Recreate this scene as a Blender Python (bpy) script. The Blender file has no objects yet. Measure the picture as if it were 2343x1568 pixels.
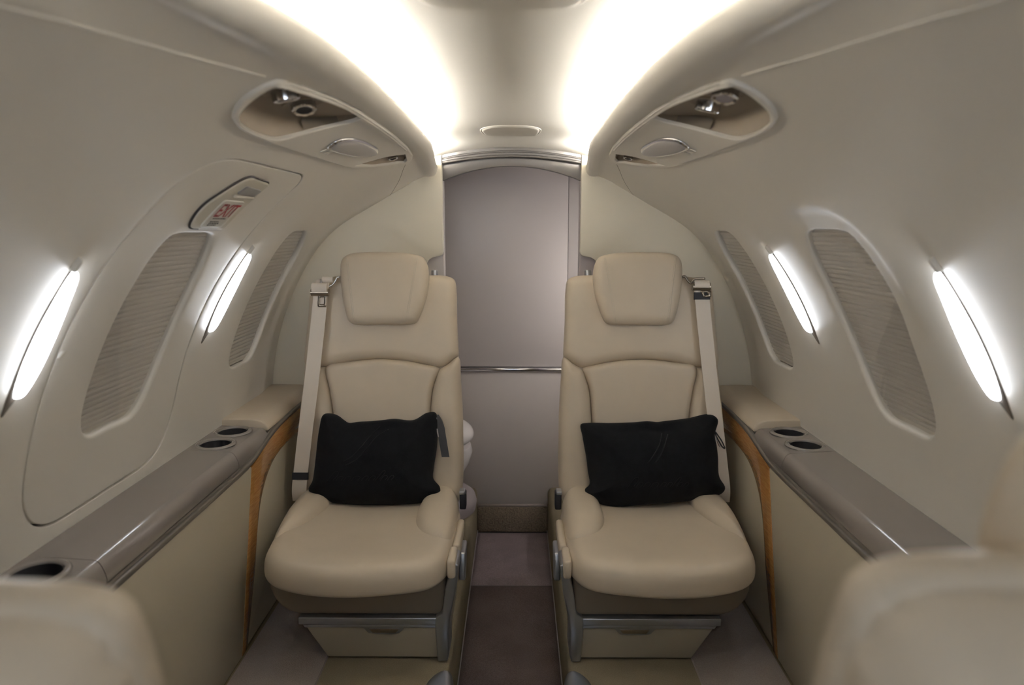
import bpy, bmesh, math, random
import numpy as np
from mathutils import Vector, Matrix
from mathutils.geometry import delaunay_2d_cdt
random.seed(4)
SC = bpy.context.scene
COL = SC.collection

# ------------------------------------------------------------------ materials
def new_mat(name):
    m = bpy.data.materials.new(name); m.use_nodes = True
    return m, m.node_tree.nodes, m.node_tree.links, m.node_tree.nodes['Principled BSDF']

def pbr(name, col, rough=.5, metal=0., spec=.5, coat=0., var=0., vscale=8., bump=0., bscale=200., sheen=0.):
    m, N, L, b = new_mat(name)
    b.inputs['Base Color'].default_value = (*col, 1)
    b.inputs['Roughness'].default_value = rough
    b.inputs['Metallic'].default_value = metal
    b.inputs['Specular IOR Level'].default_value = spec
    b.inputs['Coat Weight'].default_value = coat
    b.inputs['Coat Roughness'].default_value = .12
    b.inputs['Sheen Weight'].default_value = sheen
    tc = N.new('ShaderNodeTexCoord')
    if var > 0:
        n = N.new('ShaderNodeTexNoise'); n.inputs['Scale'].default_value = vscale; n.inputs['Detail'].default_value = 5
        L.new(tc.outputs['Object'], n.inputs['Vector'])
        r = N.new('ShaderNodeValToRGB')
        r.color_ramp.elements[0].position = .3; r.color_ramp.elements[1].position = .7
        r.color_ramp.elements[0].color = (*[c*(1-var) for c in col], 1)
        r.color_ramp.elements[1].color = (*[min(1, c*(1+var)) for c in col], 1)
        L.new(n.outputs['Fac'], r.inputs['Fac']); L.new(r.outputs['Color'], b.inputs['Base Color'])
    if bump > 0:
        n2 = N.new('ShaderNodeTexNoise'); n2.inputs['Scale'].default_value = bscale; n2.inputs['Detail'].default_value = 3
        L.new(tc.outputs['Object'], n2.inputs['Vector'])
        bp = N.new('ShaderNodeBump'); bp.inputs['Strength'].default_value = bump; bp.inputs['Distance'].default_value = .002
        L.new(n2.outputs['Fac'], bp.inputs['Height']); L.new(bp.outputs['Normal'], b.inputs['Normal'])
    return m

def emis(name, col, strength):
    m, N, L, b = new_mat(name)
    b.inputs['Base Color'].default_value = (.8, .8, .8, 1)
    b.inputs['Emission Color'].default_value = (*col, 1)
    b.inputs['Emission Strength'].default_value = strength
    return m

M = {}
M['cream']   = pbr('cream_lining', (.735, .705, .65), .42, var=.01, vscale=4)
M['ceil']    = pbr('ceiling_fabric', (.60, .573, .515), .75)
M['part']    = pbr('cream_laminate', (.78, .735, .625), .5, bump=.03, bscale=500)
M['leather'] = pbr('cream_leather', (.60, .515, .405), .40, spec=.45, var=.03, vscale=9, bump=.10, bscale=900)
M['leather2']= pbr('cream_leather_shell', (.58, .52, .42), .42, var=.03, vscale=9, bump=.08, bscale=900)
M['base']    = pbr('tan_seat_base', (.36, .32, .245), .5)  # cream darkened so the colour carries the shade under the seat
M['taupe']   = pbr('taupe_skirt_leather', (.20, .165, .125), .55, bump=.1, bscale=800)
M['belt']    = pbr('belt_webbing', (.74, .67, .59), .7, bump=.2, bscale=1400)
M['black']   = pbr('black_fleece', (.0060, .0064, .0078), .95, spec=.1, var=.25, vscale=60, bump=.3, bscale=1100, sheen=.04)
M['thread']  = pbr('black_thread', (.0095, .0093, .0115), .75, spec=.2)
M['blackp']  = pbr('black_webbing', (.015, .015, .02), .6)
M['hole']    = pbr('dark_cavity', (.012, .011, .014), .6)
M['gap']     = pbr('dark_gasket', (.035, .03, .03), .7)
M['ledge']   = pbr('taupe_gloss_paint', (.235, .212, .195), .22, spec=.55, coat=.9)
M['ledge2']  = pbr('dark_taupe_paint', (.13, .115, .10), .35)
M['panel']   = pbr('cream_side_panel', (.50, .455, .36), .45, bump=.03, bscale=600)
M['silver']  = pbr('satin_silver', (.42, .44, .48), .32, metal=.85)
M['header']  = pbr('header_trim_taupe', (.125, .116, .11), .36, metal=.4)
M['chrome']  = pbr('chrome', (.72, .73, .76), .12, metal=1.)
M['bronze']  = pbr('bronze_plate', (.30, .26, .21), .3, metal=.9)
M['brown']   = pbr('brown_tray_plastic', (.205, .165, .122), .5)
M['brown2']  = pbr('dark_label_plastic', (.115, .098, .078), .45)
M['lens']    = pbr('frosted_lens', (.42, .40, .40), .35)
M['lamptail']= pbr('lamp_housing_grey', (.17, .15, .13), .4)
M['shade']   = pbr('pleated_shade_fabric', (.66, .63, .59), .8)
M['rail']    = pbr('shade_rail_plastic', (.66, .62, .56), .5)
M['lav']     = pbr('grey_lavatory_laminate', (.50, .465, .455), .34, spec=.5, bump=.02, bscale=900)
M['lav2']    = pbr('grey_lavatory_lower', (.56, .52, .50), .45)
M['white']   = pbr('white_porcelain_plastic', (.78, .75, .74), .25)
M['greyp']   = pbr('grey_plastic', (.38, .34, .35), .45)
M['sign']    = pbr('sign_plate', (.62, .61, .56), .4)
M['red']     = pbr('sign_red', (.30, .012, .02), .5)
M['ink']     = pbr('sign_ink', (.05, .05, .05), .6)
M['coverp']  = pbr('exit_cover_plastic', (.56, .53, .46), .4)
M['ventg']   = pbr('grey_vent_window', (.22, .22, .225), .3)
M['skin']    = pbr('fuselage_insulation', (.05, .05, .05), .9)
M['cove_em'] = emis('cove_lamp', (1.0, .96, .905), 125.)
M['lamp_em'] = emis('wall_lamp_lens', (.90, .94, 1.0), 8.)
M['lav_em']  = emis('lavatory_lamp_lens', (1., .955, .95), 13.)  # glow of the added fill light in the toilet compartment

def carpet(name, c1, c2, scale=420, bump=.6):
    m, N, L, b = new_mat(name)
    tc = N.new('ShaderNodeTexCoord')
    n = N.new('ShaderNodeTexNoise'); n.inputs['Scale'].default_value = scale; n.inputs['Detail'].default_value = 4
    n3 = N.new('ShaderNodeTexNoise'); n3.inputs['Scale'].default_value = 9
    L.new(tc.outputs['Object'], n.inputs['Vector']); L.new(tc.outputs['Object'], n3.inputs['Vector'])
    mx = N.new('ShaderNodeMath'); mx.operation = 'MULTIPLY_ADD'; mx.inputs[1].default_value = .7
    L.new(n.outputs['Fac'], mx.inputs[0])
    m2 = N.new('ShaderNodeMath'); m2.operation = 'MULTIPLY'; m2.inputs[1].default_value = .3
    L.new(n3.outputs['Fac'], m2.inputs[0]); L.new(m2.outputs[0], mx.inputs[2])
    r = N.new('ShaderNodeValToRGB'); r.color_ramp.elements[0].position = .36; r.color_ramp.elements[1].position = .64
    r.color_ramp.elements[0].color = (*c1, 1); r.color_ramp.elements[1].color = (*c2, 1)
    L.new(mx.outputs[0], r.inputs['Fac']); L.new(r.outputs['Color'], b.inputs['Base Color'])
    b.inputs['Roughness'].default_value = .95; b.inputs['Specular IOR Level'].default_value = .1
    bp = N.new('ShaderNodeBump'); bp.inputs['Strength'].default_value = bump; bp.inputs['Distance'].default_value = .004
    L.new(n.outputs['Fac'], bp.inputs['Height']); L.new(bp.outputs['Normal'], b.inputs['Normal'])
    return m
M['carpet']  = carpet('mauve_aisle_carpet', (.18, .142, .15), (.29, .238, .25))
M['loop']    = carpet('brown_loop_carpet', (.13, .102, .075), (.33, .27, .205), 190, 1.)
M['side']    = carpet('grey_side_carpet', (.29, .25, .235), (.38, .335, .315), 500, .3)
M['tan']     = carpet('tan_platform_carpet', (.19, .16, .105), (.28, .243, .17), 600, .35)

def wood():
    m, N, L, b = new_mat('honey_oak_veneer')
    tc = N.new('ShaderNodeTexCoord'); mp = N.new('ShaderNodeMapping')
    mp.inputs['Rotation'].default_value = (math.radians(50), 0, 0); mp.inputs['Scale'].default_value = (1, 7, 80)
    L.new(tc.outputs['Object'], mp.inputs['Vector'])
    n = N.new('ShaderNodeTexNoise'); n.inputs['Scale'].default_value = 5; n.inputs['Detail'].default_value = 7; n.inputs['Distortion'].default_value = .15
    L.new(mp.outputs['Vector'], n.inputs['Vector'])
    r = N.new('ShaderNodeValToRGB'); e = r.color_ramp.elements
    e[0].position = .30; e[0].color = (.31, .15, .045, 1); e[1].position = .72; e[1].color = (.46, .25, .09, 1)
    k = e.new(.5); k.color = (.39, .195, .06, 1)
    L.new(n.outputs['Fac'], r.inputs['Fac']); L.new(r.outputs['Color'], b.inputs['Base Color'])
    b.inputs['Roughness'].default_value = .25; b.inputs['Coat Weight'].default_value = .6; b.inputs['Coat Roughness'].default_value = .06
    return m
M['wood'] = wood()

def pane_mat():
    m, N, L, b = new_mat('clear_window_pane'); N.remove(b)
    out = [n for n in N if n.type == 'OUTPUT_MATERIAL'][0]
    t = N.new('ShaderNodeBsdfTransparent'); t.inputs['Color'].default_value = (.97, .97, .97, 1)
    g = N.new('ShaderNodeBsdfGlossy'); g.inputs['Roughness'].default_value = .04
    f = N.new('ShaderNodeFresnel'); f.inputs['IOR'].default_value = 1.45
    ge = N.new('ShaderNodeNewGeometry'); rg = N.new('ShaderNodeMapRange')      # a thin pane reflects alike from both sides
    rg.inputs['To Min'].default_value = 1.45; rg.inputs['To Max'].default_value = 1/1.45
    L.new(ge.outputs['Backfacing'], rg.inputs['Value']); L.new(rg.outputs['Result'], f.inputs['IOR'])
    mx = N.new('ShaderNodeMixShader')
    L.new(f.outputs[0], mx.inputs[0]); L.new(t.outputs[0], mx.inputs[1]); L.new(g.outputs[0], mx.inputs[2])
    L.new(mx.outputs[0], out.inputs['Surface'])
    return m
M['pane'] = pane_mat()

# ------------------------------------------------------------------ object helpers
def link(name, me, mat, parent=None, smooth=True, loc=None):
    o = bpy.data.objects.new(name, me); COL.objects.link(o)
    if mat is not None: me.materials.append(mat)
    if smooth and len(me.polygons): me.polygons.foreach_set('use_smooth', [True]*len(me.polygons))
    if parent is not None:
        o.parent = parent
        if root_of(parent).type == 'EMPTY' or parent.type == 'EMPTY':
            o.matrix_parent_inverse = Matrix.Identity(4)
    me.update()
    return o
def root_of(o):
    while o.parent: o = o.parent
    return o
ORG = {}
def origin_of(o):
    return ORG.get(root_of(o).name, Vector((0, 0, 0)))
def obj(name, verts, faces, mat, parent=None, smooth=True):
    """vertices are given in cabin coordinates; a thing's parts are stored relative to its Empty"""
    off = origin_of(parent) if parent is not None else Vector((0, 0, 0))
    me = bpy.data.meshes.new(name)
    me.from_pydata([tuple(Vector(v) - off) for v in verts], [], faces)
    return link(name, me, mat, parent, smooth)
def from_bm(name, bm, mat, parent=None, smooth=True):
    off = origin_of(parent) if parent is not None else Vector((0, 0, 0))
    bmesh.ops.translate(bm, vec=-off, verts=bm.verts)
    me = bpy.data.meshes.new(name); bm.to_mesh(me); bm.free()
    return link(name, me, mat, parent, smooth)
def thing(name, loc, label, cat, group=None):
    o = bpy.data.objects.new(name, None); COL.objects.link(o); o.empty_display_size = .05
    o.location = loc; o['label'] = label; o['category'] = cat
    if group: o['group'] = group
    ORG[o.name] = Vector(loc)
    return o
def tag(o, label, cat, group=None):
    o['label'] = label; o['category'] = cat
    if group: o['group'] = group
    return o
def struct(o): o['kind'] = 'structure'; return o
def note(o, label): o['label'] = label; return o

def sharp(o, ang=35):
    me = o.data
    bm = bmesh.new(); bm.from_mesh(me)
    for e in bm.edges:
        if len(e.link_faces) == 2 and e.calc_face_angle(0) > math.radians(ang): e.smooth = False
    bm.to_mesh(me); bm.free(); return o

def box(name, lo, hi, mat, parent=None, bev=.0, seg=3):
    bm = bmesh.new(); bmesh.ops.create_cube(bm, size=1)
    for v in bm.verts:
        v.co = Vector([(lo[i]+hi[i])/2 + v.co[i]*(hi[i]-lo[i]) for i in range(3)])
    if bev: bmesh.ops.bevel(bm, geom=bm.edges[:], offset=bev, segments=seg, affect='EDGES', profile=.5)
    return from_bm(name, bm, mat, parent, bool(bev))

def prism(name, poly, axis, a, b, mat, parent=None, bev=0., seg=3, smooth=True):
    """poly: 2-D points; axis 'x': (y,z), 'y': (x,z), 'z': (x,y); extruded from a to b"""
    def mk(p, c):
        return {'x': (c, p[0], p[1]), 'y': (p[0], c, p[1]), 'z': (p[0], p[1], c)}[axis]
    bm = bmesh.new()
    A = [bm.verts.new(mk(p, a)) for p in poly]; Bv = [bm.verts.new(mk(p, b)) for p in poly]
    n = len(poly)
    bm.faces.new(A); bm.faces.new(Bv[::-1])
    for i in range(n): bm.faces.new((A[i], Bv[i], Bv[(i+1) % n], A[(i+1) % n]))
    bmesh.ops.recalc_face_normals(bm, faces=bm.faces)
    if bev:
        ed = [e for e in bm.edges if len(e.link_faces) == 2 and e.calc_face_angle(0) > math.radians(28)]
        bmesh.ops.bevel(bm, geom=ed, offset=bev, segments=seg, affect='EDGES', profile=.5, clamp_overlap=True)
    o = from_bm(name, bm, mat, parent, smooth)
    return sharp(o) if smooth else o

def tube(name, pts, r, mat, parent=None, seg=10, closed=False, flat=1.):
    pts = [Vector(p) for p in pts]; n = len(pts); V = []; F = []
    up = Vector((0, 0, 1)); prev = None
    for i, p in enumerate(pts):
        if closed: t = (pts[(i+1) % n]-pts[i-1]).normalized()
        else: t = (pts[min(i+1, n-1)]-pts[max(i-1, 0)]).normalized()
        if prev is None:
            a = t.cross(up)
            if a.length < .05: a = t.cross(Vector((1, 0, 0)))
        else: a = prev - t*prev.dot(t)
        a.normalize(); prev = a; b = t.cross(a)
        for k in range(seg):
            q = 2*math.pi*k/seg
            V.append(p + a*(r*math.cos(q)) + b*(r*flat*math.sin(q)))
    m = n if closed else n-1
    for i in range(m):
        for k in range(seg):
            F.append((i*seg+k, i*seg+(k+1) % seg, ((i+1) % n)*seg+(k+1) % seg, ((i+1) % n)*seg+k))
    if not closed:
        F.append(tuple(range(seg))[::-1]); F.append(tuple((n-1)*seg+k for k in range(seg)))
    return obj(name, V, F, mat, parent)

def lathe(name, prof, c, mat, parent=None, seg=40, U=(1, 0, 0), V=(0, 1, 0), W=(0, 0, 1), sx=1., sy=1.):
    c = Vector(c); U = Vector(U); V = Vector(V); W = Vector(W); P = []; F = []
    for r, h in prof:
        for k in range(seg):
            q = 2*math.pi*k/seg
            P.append(c + U*(r*sx*math.cos(q)) + V*(r*sy*math.sin(q)) + W*h)
    for i in range(len(prof)-1):
        for k in range(seg):
            F.append((i*seg+k, i*seg+(k+1) % seg, (i+1)*seg+(k+1) % seg, (i+1)*seg+k))
    if prof[0][0] > 1e-6: pass
    return sharp(obj(name, P, F, mat, parent), 50)

def spline(pts, n, closed=True):
    """Catmull-Rom through points, resampled evenly to n"""
    P = np.array(pts, float); k = len(P); out = []
    rng = range(k) if closed else range(k-1)
    for i in rng:
        if closed: p0, p1, p2, p3 = P[i-1], P[i], P[(i+1) % k], P[(i+2) % k]
        else: p0, p1, p2, p3 = P[max(i-1, 0)], P[i], P[i+1], P[min(i+2, k-1)]
        d1 = max(np.linalg.norm(p1-p0), 1e-6)**.5; d2 = max(np.linalg.norm(p2-p1), 1e-6)**.5; d3 = max(np.linalg.norm(p3-p2), 1e-6)**.5
        m1 = (p2-p1) if d1 < .002 else ((p1-p0)/d1 - (p2-p0)/(d1+d2) + (p2-p1)/d2)*d2
        m2 = (p2-p1) if d3 < .002 else ((p2-p1)/d2 - (p3-p1)/(d2+d3) + (p3-p2)/d3)*d2
        for t in np.linspace(0, 1, 24, endpoint=False):
            out.append((2*t**3-3*t**2+1)*p1 + (t**3-2*t**2+t)*m1 + (-2*t**3+3*t**2)*p2 + (t**3-t**2)*m2)
    if not closed: out.append(P[-1])
    return resample(np.array(out), n, closed)
def resample(Q, n, closed=True):
    Q = np.array(Q, float)
    R = np.vstack([Q, Q[:1]]) if closed else Q
    s = np.concatenate([[0], np.cumsum(np.linalg.norm(np.diff(R, axis=0), axis=1))])
    t = np.linspace(0, s[-1], n, endpoint=not closed)
    return np.stack([np.interp(t, s, R[:, j]) for j in range(R.shape[1])], 1)
def rounded(poly, r, n=None, k=7):
    """polygon with rounded corners; r may be one radius or a list"""
    P = [np.array(p, float) for p in poly]; out = []
    for i, p in enumerate(P):
        rr = r[i] if isinstance(r, (list, tuple)) else r
        a = P[i-1]-p; b = P[(i+1) % len(P)]-p
        la, lb = np.linalg.norm(a), np.linalg.norm(b); a, b = a/la, b/lb
        d = min(rr, la*.49, lb*.49)
        if d < 1e-5: out.append(p); continue
        for t in np.linspace(0, 1, k):
            out.append((1-t)**2*(p+a*d) + 2*t*(1-t)*p + t*t*(p+b*d))
    return resample(out, n) if n else np.array(out)
def area2(Q): return .5*np.sum(Q[:, 0]*np.roll(Q[:, 1], -1) - np.roll(Q[:, 0], -1)*Q[:, 1])
def inset(Q, d):
    """move each point of a closed loop towards its inside by d"""
    t = np.roll(Q, -1, 0)-np.roll(Q, 1, 0); t /= np.maximum(np.linalg.norm(t, axis=1, keepdims=True), 1e-9)
    nrm = np.stack([-t[:, 1], t[:, 0]], 1)
    if area2(Q) < 0: nrm = -nrm
    return Q + nrm*d
def seg_dist(Pt, Q, closed=True):
    A = Q if closed else Q[:-1]; Bq = np.roll(Q, -1, 0) if closed else Q[1:]
    D = Bq-A; L2 = np.maximum((D**2).sum(1), 1e-12)
    best = np.full(len(Pt), 1e9)
    for i0 in range(0, len(Pt), 3000):
        p = Pt[i0:i0+3000, None, :]
        t = np.clip(((p-A[None])*D[None]).sum(2)/L2[None], 0, 1)
        c = A[None]+t[..., None]*D[None]
        best[i0:i0+3000] = np.sqrt(((p-c)**2).sum(2)).min(1)
    return best
def inside(Pt, Q):
    x, y = Pt[:, 0], Pt[:, 1]; r = np.zeros(len(Pt), bool)
    x1, y1 = Q[:, 0], Q[:, 1]; x2, y2 = np.roll(x1, -1), np.roll(y1, -1)
    for a, b, c, d in zip(x1, y1, x2, y2):
        if b == d: continue
        m = ((b > y) != (d > y)) & (x < (c-a)*(y-b)/(d-b)+a); r ^= m
    return r

def inflate(name, outline, fr, mat, parent=None, Tf=.03, Tb=.03, r=.03, p=2., rings=22, back=True, extra=None, rb=None):
    """a cushion: closed outline in (u,v), front height Tf and back height Tb with edges rounded over r.
    fr maps (u,v,w) to the cabin"""
    Q = np.array(outline); c = np.array([(Q[:, 0].max()+Q[:, 0].min())/2, (Q[:, 1].max()+Q[:, 1].min())/2])
    n = len(Q); m = rings; R = []
    for i in range(1, m+1):
        g = i/m; f = 1-(1-g)**1.9
        R.append(c+(Q-c)*f)
    UV = np.vstack([c[None]]+R)
    d = seg_dist(UV, Q); d[-n:] = 0
    h = lambda T, rr: T*(1-(1-np.clip(d/rr, 0, 1))**p)**(1/p)
    wf = h(Tf, r)
    if extra is not None: wf = wf + extra(UV[:, 0], UV[:, 1], d)*np.clip(d/.004, 0, 1)
    V = [fr(u, v, w) for (u, v), w in zip(UV, wf)]
    F = []
    def fan(b0, off, flip, edge=None):
        idx = lambda i, k: (off if i == 0 else (edge+k % n if (i == m and edge is not None) else off+1+(i-1)*n+k % n))
        for k in range(n):
            t = (idx(0, 0), idx(1, k), idx(1, k+1)); F.append(t[::-1] if flip else t)
            for i in range(1, m):
                q = (idx(i, k), idx(i+1, k), idx(i+1, k+1), idx(i, k+1)); F.append(q[::-1] if flip else q)
    fan(0, 0, False)
    if back:
        wb = -h(Tb, rb or r); off = len(V)
        V += [fr(u, v, w) for (u, v), w in zip(UV[:-n], wb[:-n])]
        fan(0, off, True, edge=1+(m-1)*n)
    return obj(name, V, F, mat, parent)

def cdt(loops, step, fmap, rims=(), grid=None):
    """triangulated sheet in a 2-D parameter plane: loops[0] outer, others holes; rims: [(loop index, [(inset, depth)...])]
    returns verts, faces"""
    pts = []; edges = []
    allL = []
    for Lp in loops:
        Lp = np.array(Lp); i0 = len(pts)
        pts += [Vector(q) for q in Lp]; n = len(Lp)
        edges += [(i0+k, i0+(k+1) % n) for k in range(n)]; allL.append(Lp)
    lo = allL[0].min(0); hi = allL[0].max(0)
    gx = np.arange(lo[0]+step*.5, hi[0], step); gy = np.arange(lo[1]+step*.5, hi[1], step)
    G = np.array([(x + (.5*step if j % 2 else 0), y) for j, y in enumerate(gy) for x in gx])
    ok = inside(G, allL[0])
    for H in allL[1:]: ok &= ~inside(G, H)
    G = G[ok]
    keep = np.ones(len(G), bool)
    for Lp in allL: keep &= seg_dist(G, Lp) > step*.45
    pts += [Vector(q) for q in G[keep]]
    vo, eo, fo, ov, oe, of = delaunay_2d_cdt(pts, edges, [], 1, 1e-7)
    V = [fmap(p[0], p[1], 0) for p in vo]; F = [tuple(f) for f in fo]
    if len(F):
        vc = np.array([(p[0], p[1]) for p in vo]); ce = np.array([vc[list(f)].mean(0) for f in F])
        ok = inside(ce, allL[0])
        for H in allL[1:]: ok &= ~inside(ce, H)
        F = [f for f, k in zip(F, ok) if k]
    for li, prof in rims:
        Lp = allL[li]; n = len(Lp)
        sgn = 1. if li > 0 else -1.       # holes: the rim runs into the hole; outer loop: outwards
        prev = None
        for k, (ins, dep) in enumerate([(0, 0)]+list(prof)):
            Z = inset(Lp, sgn*ins); b = len(V)
            V += [fmap(q[0], q[1], dep) for q in Z]
            if prev is not None:
                F += [(prev+j, prev+(j+1) % n, b+(j+1) % n, b+j) for j in range(n)]
            prev = b
    return V, F
def weld(o, dist=1e-5):
    bm = bmesh.new(); bm.from_mesh(o.data); bmesh.ops.remove_doubles(bm, verts=bm.verts, dist=dist)
    bmesh.ops.recalc_face_normals(bm, faces=bm.faces)
    bm.to_mesh(o.data); bm.free()
    o.data.polygons.foreach_set('use_smooth', [True]*len(o.data.polygons)); return o
def fillet(r, depth, n=5):
    return [(r*math.sin(a), -r*(1-math.cos(a))) for a in [math.pi/2*(k+1)/n for k in range(n)]] + [(r, -depth)]
def sstep(a, b, x):
    t = np.clip((x-a)/(b-a), 0, 1); return t*t*(3-2*t)

def text_mesh(body, size, bold=0., shear=0., xs=1.):
    cu = bpy.data.curves.new('lettering_source', 'FONT'); cu.body = body; cu.size = size; cu.offset = bold; cu.shear = shear
    cu.resolution_u = 3
    o = bpy.data.objects.new('lettering_source', cu); COL.objects.link(o)
    dg = bpy.context.evaluated_depsgraph_get()
    me = bpy.data.meshes.new_from_object(o.evaluated_get(dg))
    V = np.array([(v.co.x*xs, v.co.y) for v in me.vertices]); F = [tuple(p.vertices) for p in me.polygons]
    bpy.data.objects.remove(o); bpy.data.curves.remove(cu); bpy.data.meshes.remove(me)
    return V, F

# ------------------------------------------------------------------ cabin section
A, B, Z0 = .776, .84, .60
FRONT, BULK = -.9, 2.235
def ell(x): return Z0 + B*math.sqrt(max(0, 1-(x/A)**2))
prof = []
for t in np.linspace(math.asin((.40-Z0)/B), math.pi/2, 500):
    x, z = A*math.cos(t), Z0+B*math.sin(t)
    if x < .2505: break
    if x < .30: z -= (.30-x)/.05*.0047
    prof.append((x, z))
prof += [(.242, 1.3893), (.231, 1.3888), (.220, 1.3902), (.2115, 1.3940), (.2055, 1.4000), (.2018, 1.4070), (.2002, 1.4140), (.2006, 1.4200), (.2030, 1.4245), (.2060, 1.4256), (.2088, 1.4242),
         (.2105, 1.4190), (.2135, 1.4130), (.2200, 1.4100), (.25, 1.4095), (.335, 1.4080)]
prof = resample(np.array(prof), 900, closed=False)
PV = np.concatenate([[0], np.cumsum(np.linalg.norm(np.diff(prof, axis=0), axis=1))]); VMAX = PV[-1]
tan = np.gradient(prof, axis=0); tan /= np.linalg.norm(tan, axis=1, keepdims=True)
nrm = np.stack([-tan[:, 1], tan[:, 0]], 1)           # towards the cabin
lip_i = int(np.argmin(prof[:, 0])); LIPV = PV[lip_i]
LY = [-.9, .3, .50, .60, .667, .727, .80, .90, 1.05, 1.385, 1.88, 2.05, 2.17, 2.3]
LX = [.322, .312, .292, .271, .253, .236, .219, .208, .2000, .1990, .2095, .2185, .2275, .233]
LYD = np.linspace(-1.4, 2.8, 841); _lx = np.interp(LYD, LY, LX); _k = np.exp(-np.linspace(-2.5, 2.5, 61)**2); _k /= _k.sum()
LXD = np.convolve(np.pad(_lx, 30, mode='edge'), _k, 'valid')
def lipx(y): return float(np.interp(y, LYD, LXD))
NM = int(np.argmax(prof[:, 0] < .2505))
def vz(z): return float(np.interp(z, prof[:NM, 1], PV[:NM]))
def vx(x): # v on the underside for a given |x|
    i = lip_i; return float(np.interp(-x, -prof[:i, 0], PV[:i]))
CREST = None
def WP(s, y, v, d=0.):
    x = np.interp(v, PV, prof[:, 0]); z = np.interp(v, PV, prof[:, 1])
    nx = np.interp(v, PV, nrm[:, 0]); nz = np.interp(v, PV, nrm[:, 1])
    if x < .335: x = .335-(.335-x)*(.335-lipx(y))/(.335-.2000)
    dd = d
    zd = .036*float(sstep(1.93, 2.235, y))*float(sstep(1.10, 1.34, z)) if y > 1.93 else 0.
    if y > 2.08: dd -= .012*float(sstep(2.08, 2.21, y))*float(sstep(1.33, 1.18, z))
    if CREST is not None: dd += CREST(s, y, v)
    return (s*(x+nx*dd), y, z+nz*dd-zd)

def yz(points): return np.array([(y, vz(z)) for y, z in points])

# outlines on the wall: (distance aft, height)
BIG = spline(yz([(1.325, 1.1895), (1.26, 1.1915), (1.195, 1.1905), (1.170, 1.184), (1.160, 1.160), (1.160, 1.10), (1.160, 1.03), (1.160, .956), (1.162, .872), (1.176, .838), (1.205, .821),
                 (1.270, .819), (1.345, .820), (1.378, .842), (1.402, .885), (1.416, .935), (1.424, .99), (1.424, 1.05), (1.412, 1.108), (1.396, 1.140), (1.378, 1.162), (1.356, 1.180)]), 170)
SMALL = spline(yz([(1.930, 1.1885), (1.87, 1.190), (1.815, 1.188), (1.794, 1.176), (1.790, 1.145), (1.796, 1.09), (1.799, 1.02), (1.798, .95), (1.798, .870), (1.808, .836), (1.836, .819),
                   (1.90, .816), (1.965, .818), (1.995, .84), (2.015, .885), (2.026, .94), (2.031, .99), (2.031, 1.05), (2.024, 1.108), (2.008, 1.138), (1.985, 1.162), (1.958, 1.180)]), 150)
HATCH = rounded(yz([(1.033, .696), (1.528, .696), (1.528, 1.306), (1.033, 1.306)]), [.11, .15, .075, .115], 260, k=12)
psu_outer = [(1.985, .300), (1.90, .327), (1.80, .351), (1.70, .366), (1.60, .3715), (1.383, .373), (1.211, .374), (1.128, .3745), (1.053, .373), (1.002, .369), (.959, .360), (.932, .344), (.918, .327), (.912, .302)]
psu_inner = [(.914, .281), (.940, .274), (.987, .267), (1.078, .2555), (1.194, .2445), (1.366, .2415), (1.526, .2400), (1.733, .2435), (1.90, .2545), (1.965, .265), (1.995, .282)]
def yx(points): return np.array([(y, vx(x)) for y, x in points])
po = resample(yx(psu_outer), 90, False); pi_ = resample(yx(psu_inner), 90, False)
seam_f = resample(yx([(.914, .281), (.77, .306), (.66, .322), (.52, .345), (.2, .372), (FRONT, .40)]), 70, False)
seam_r = resample(yx([(1.995, .282), (2.10, .322), (2.26, .392)]), 22, False)
vend = VMAX
def grow(Lp, d): return inset(Lp, -d)
PSU_LOOP = np.vstack([pi_, po])      # closed ring of the service panel

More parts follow.
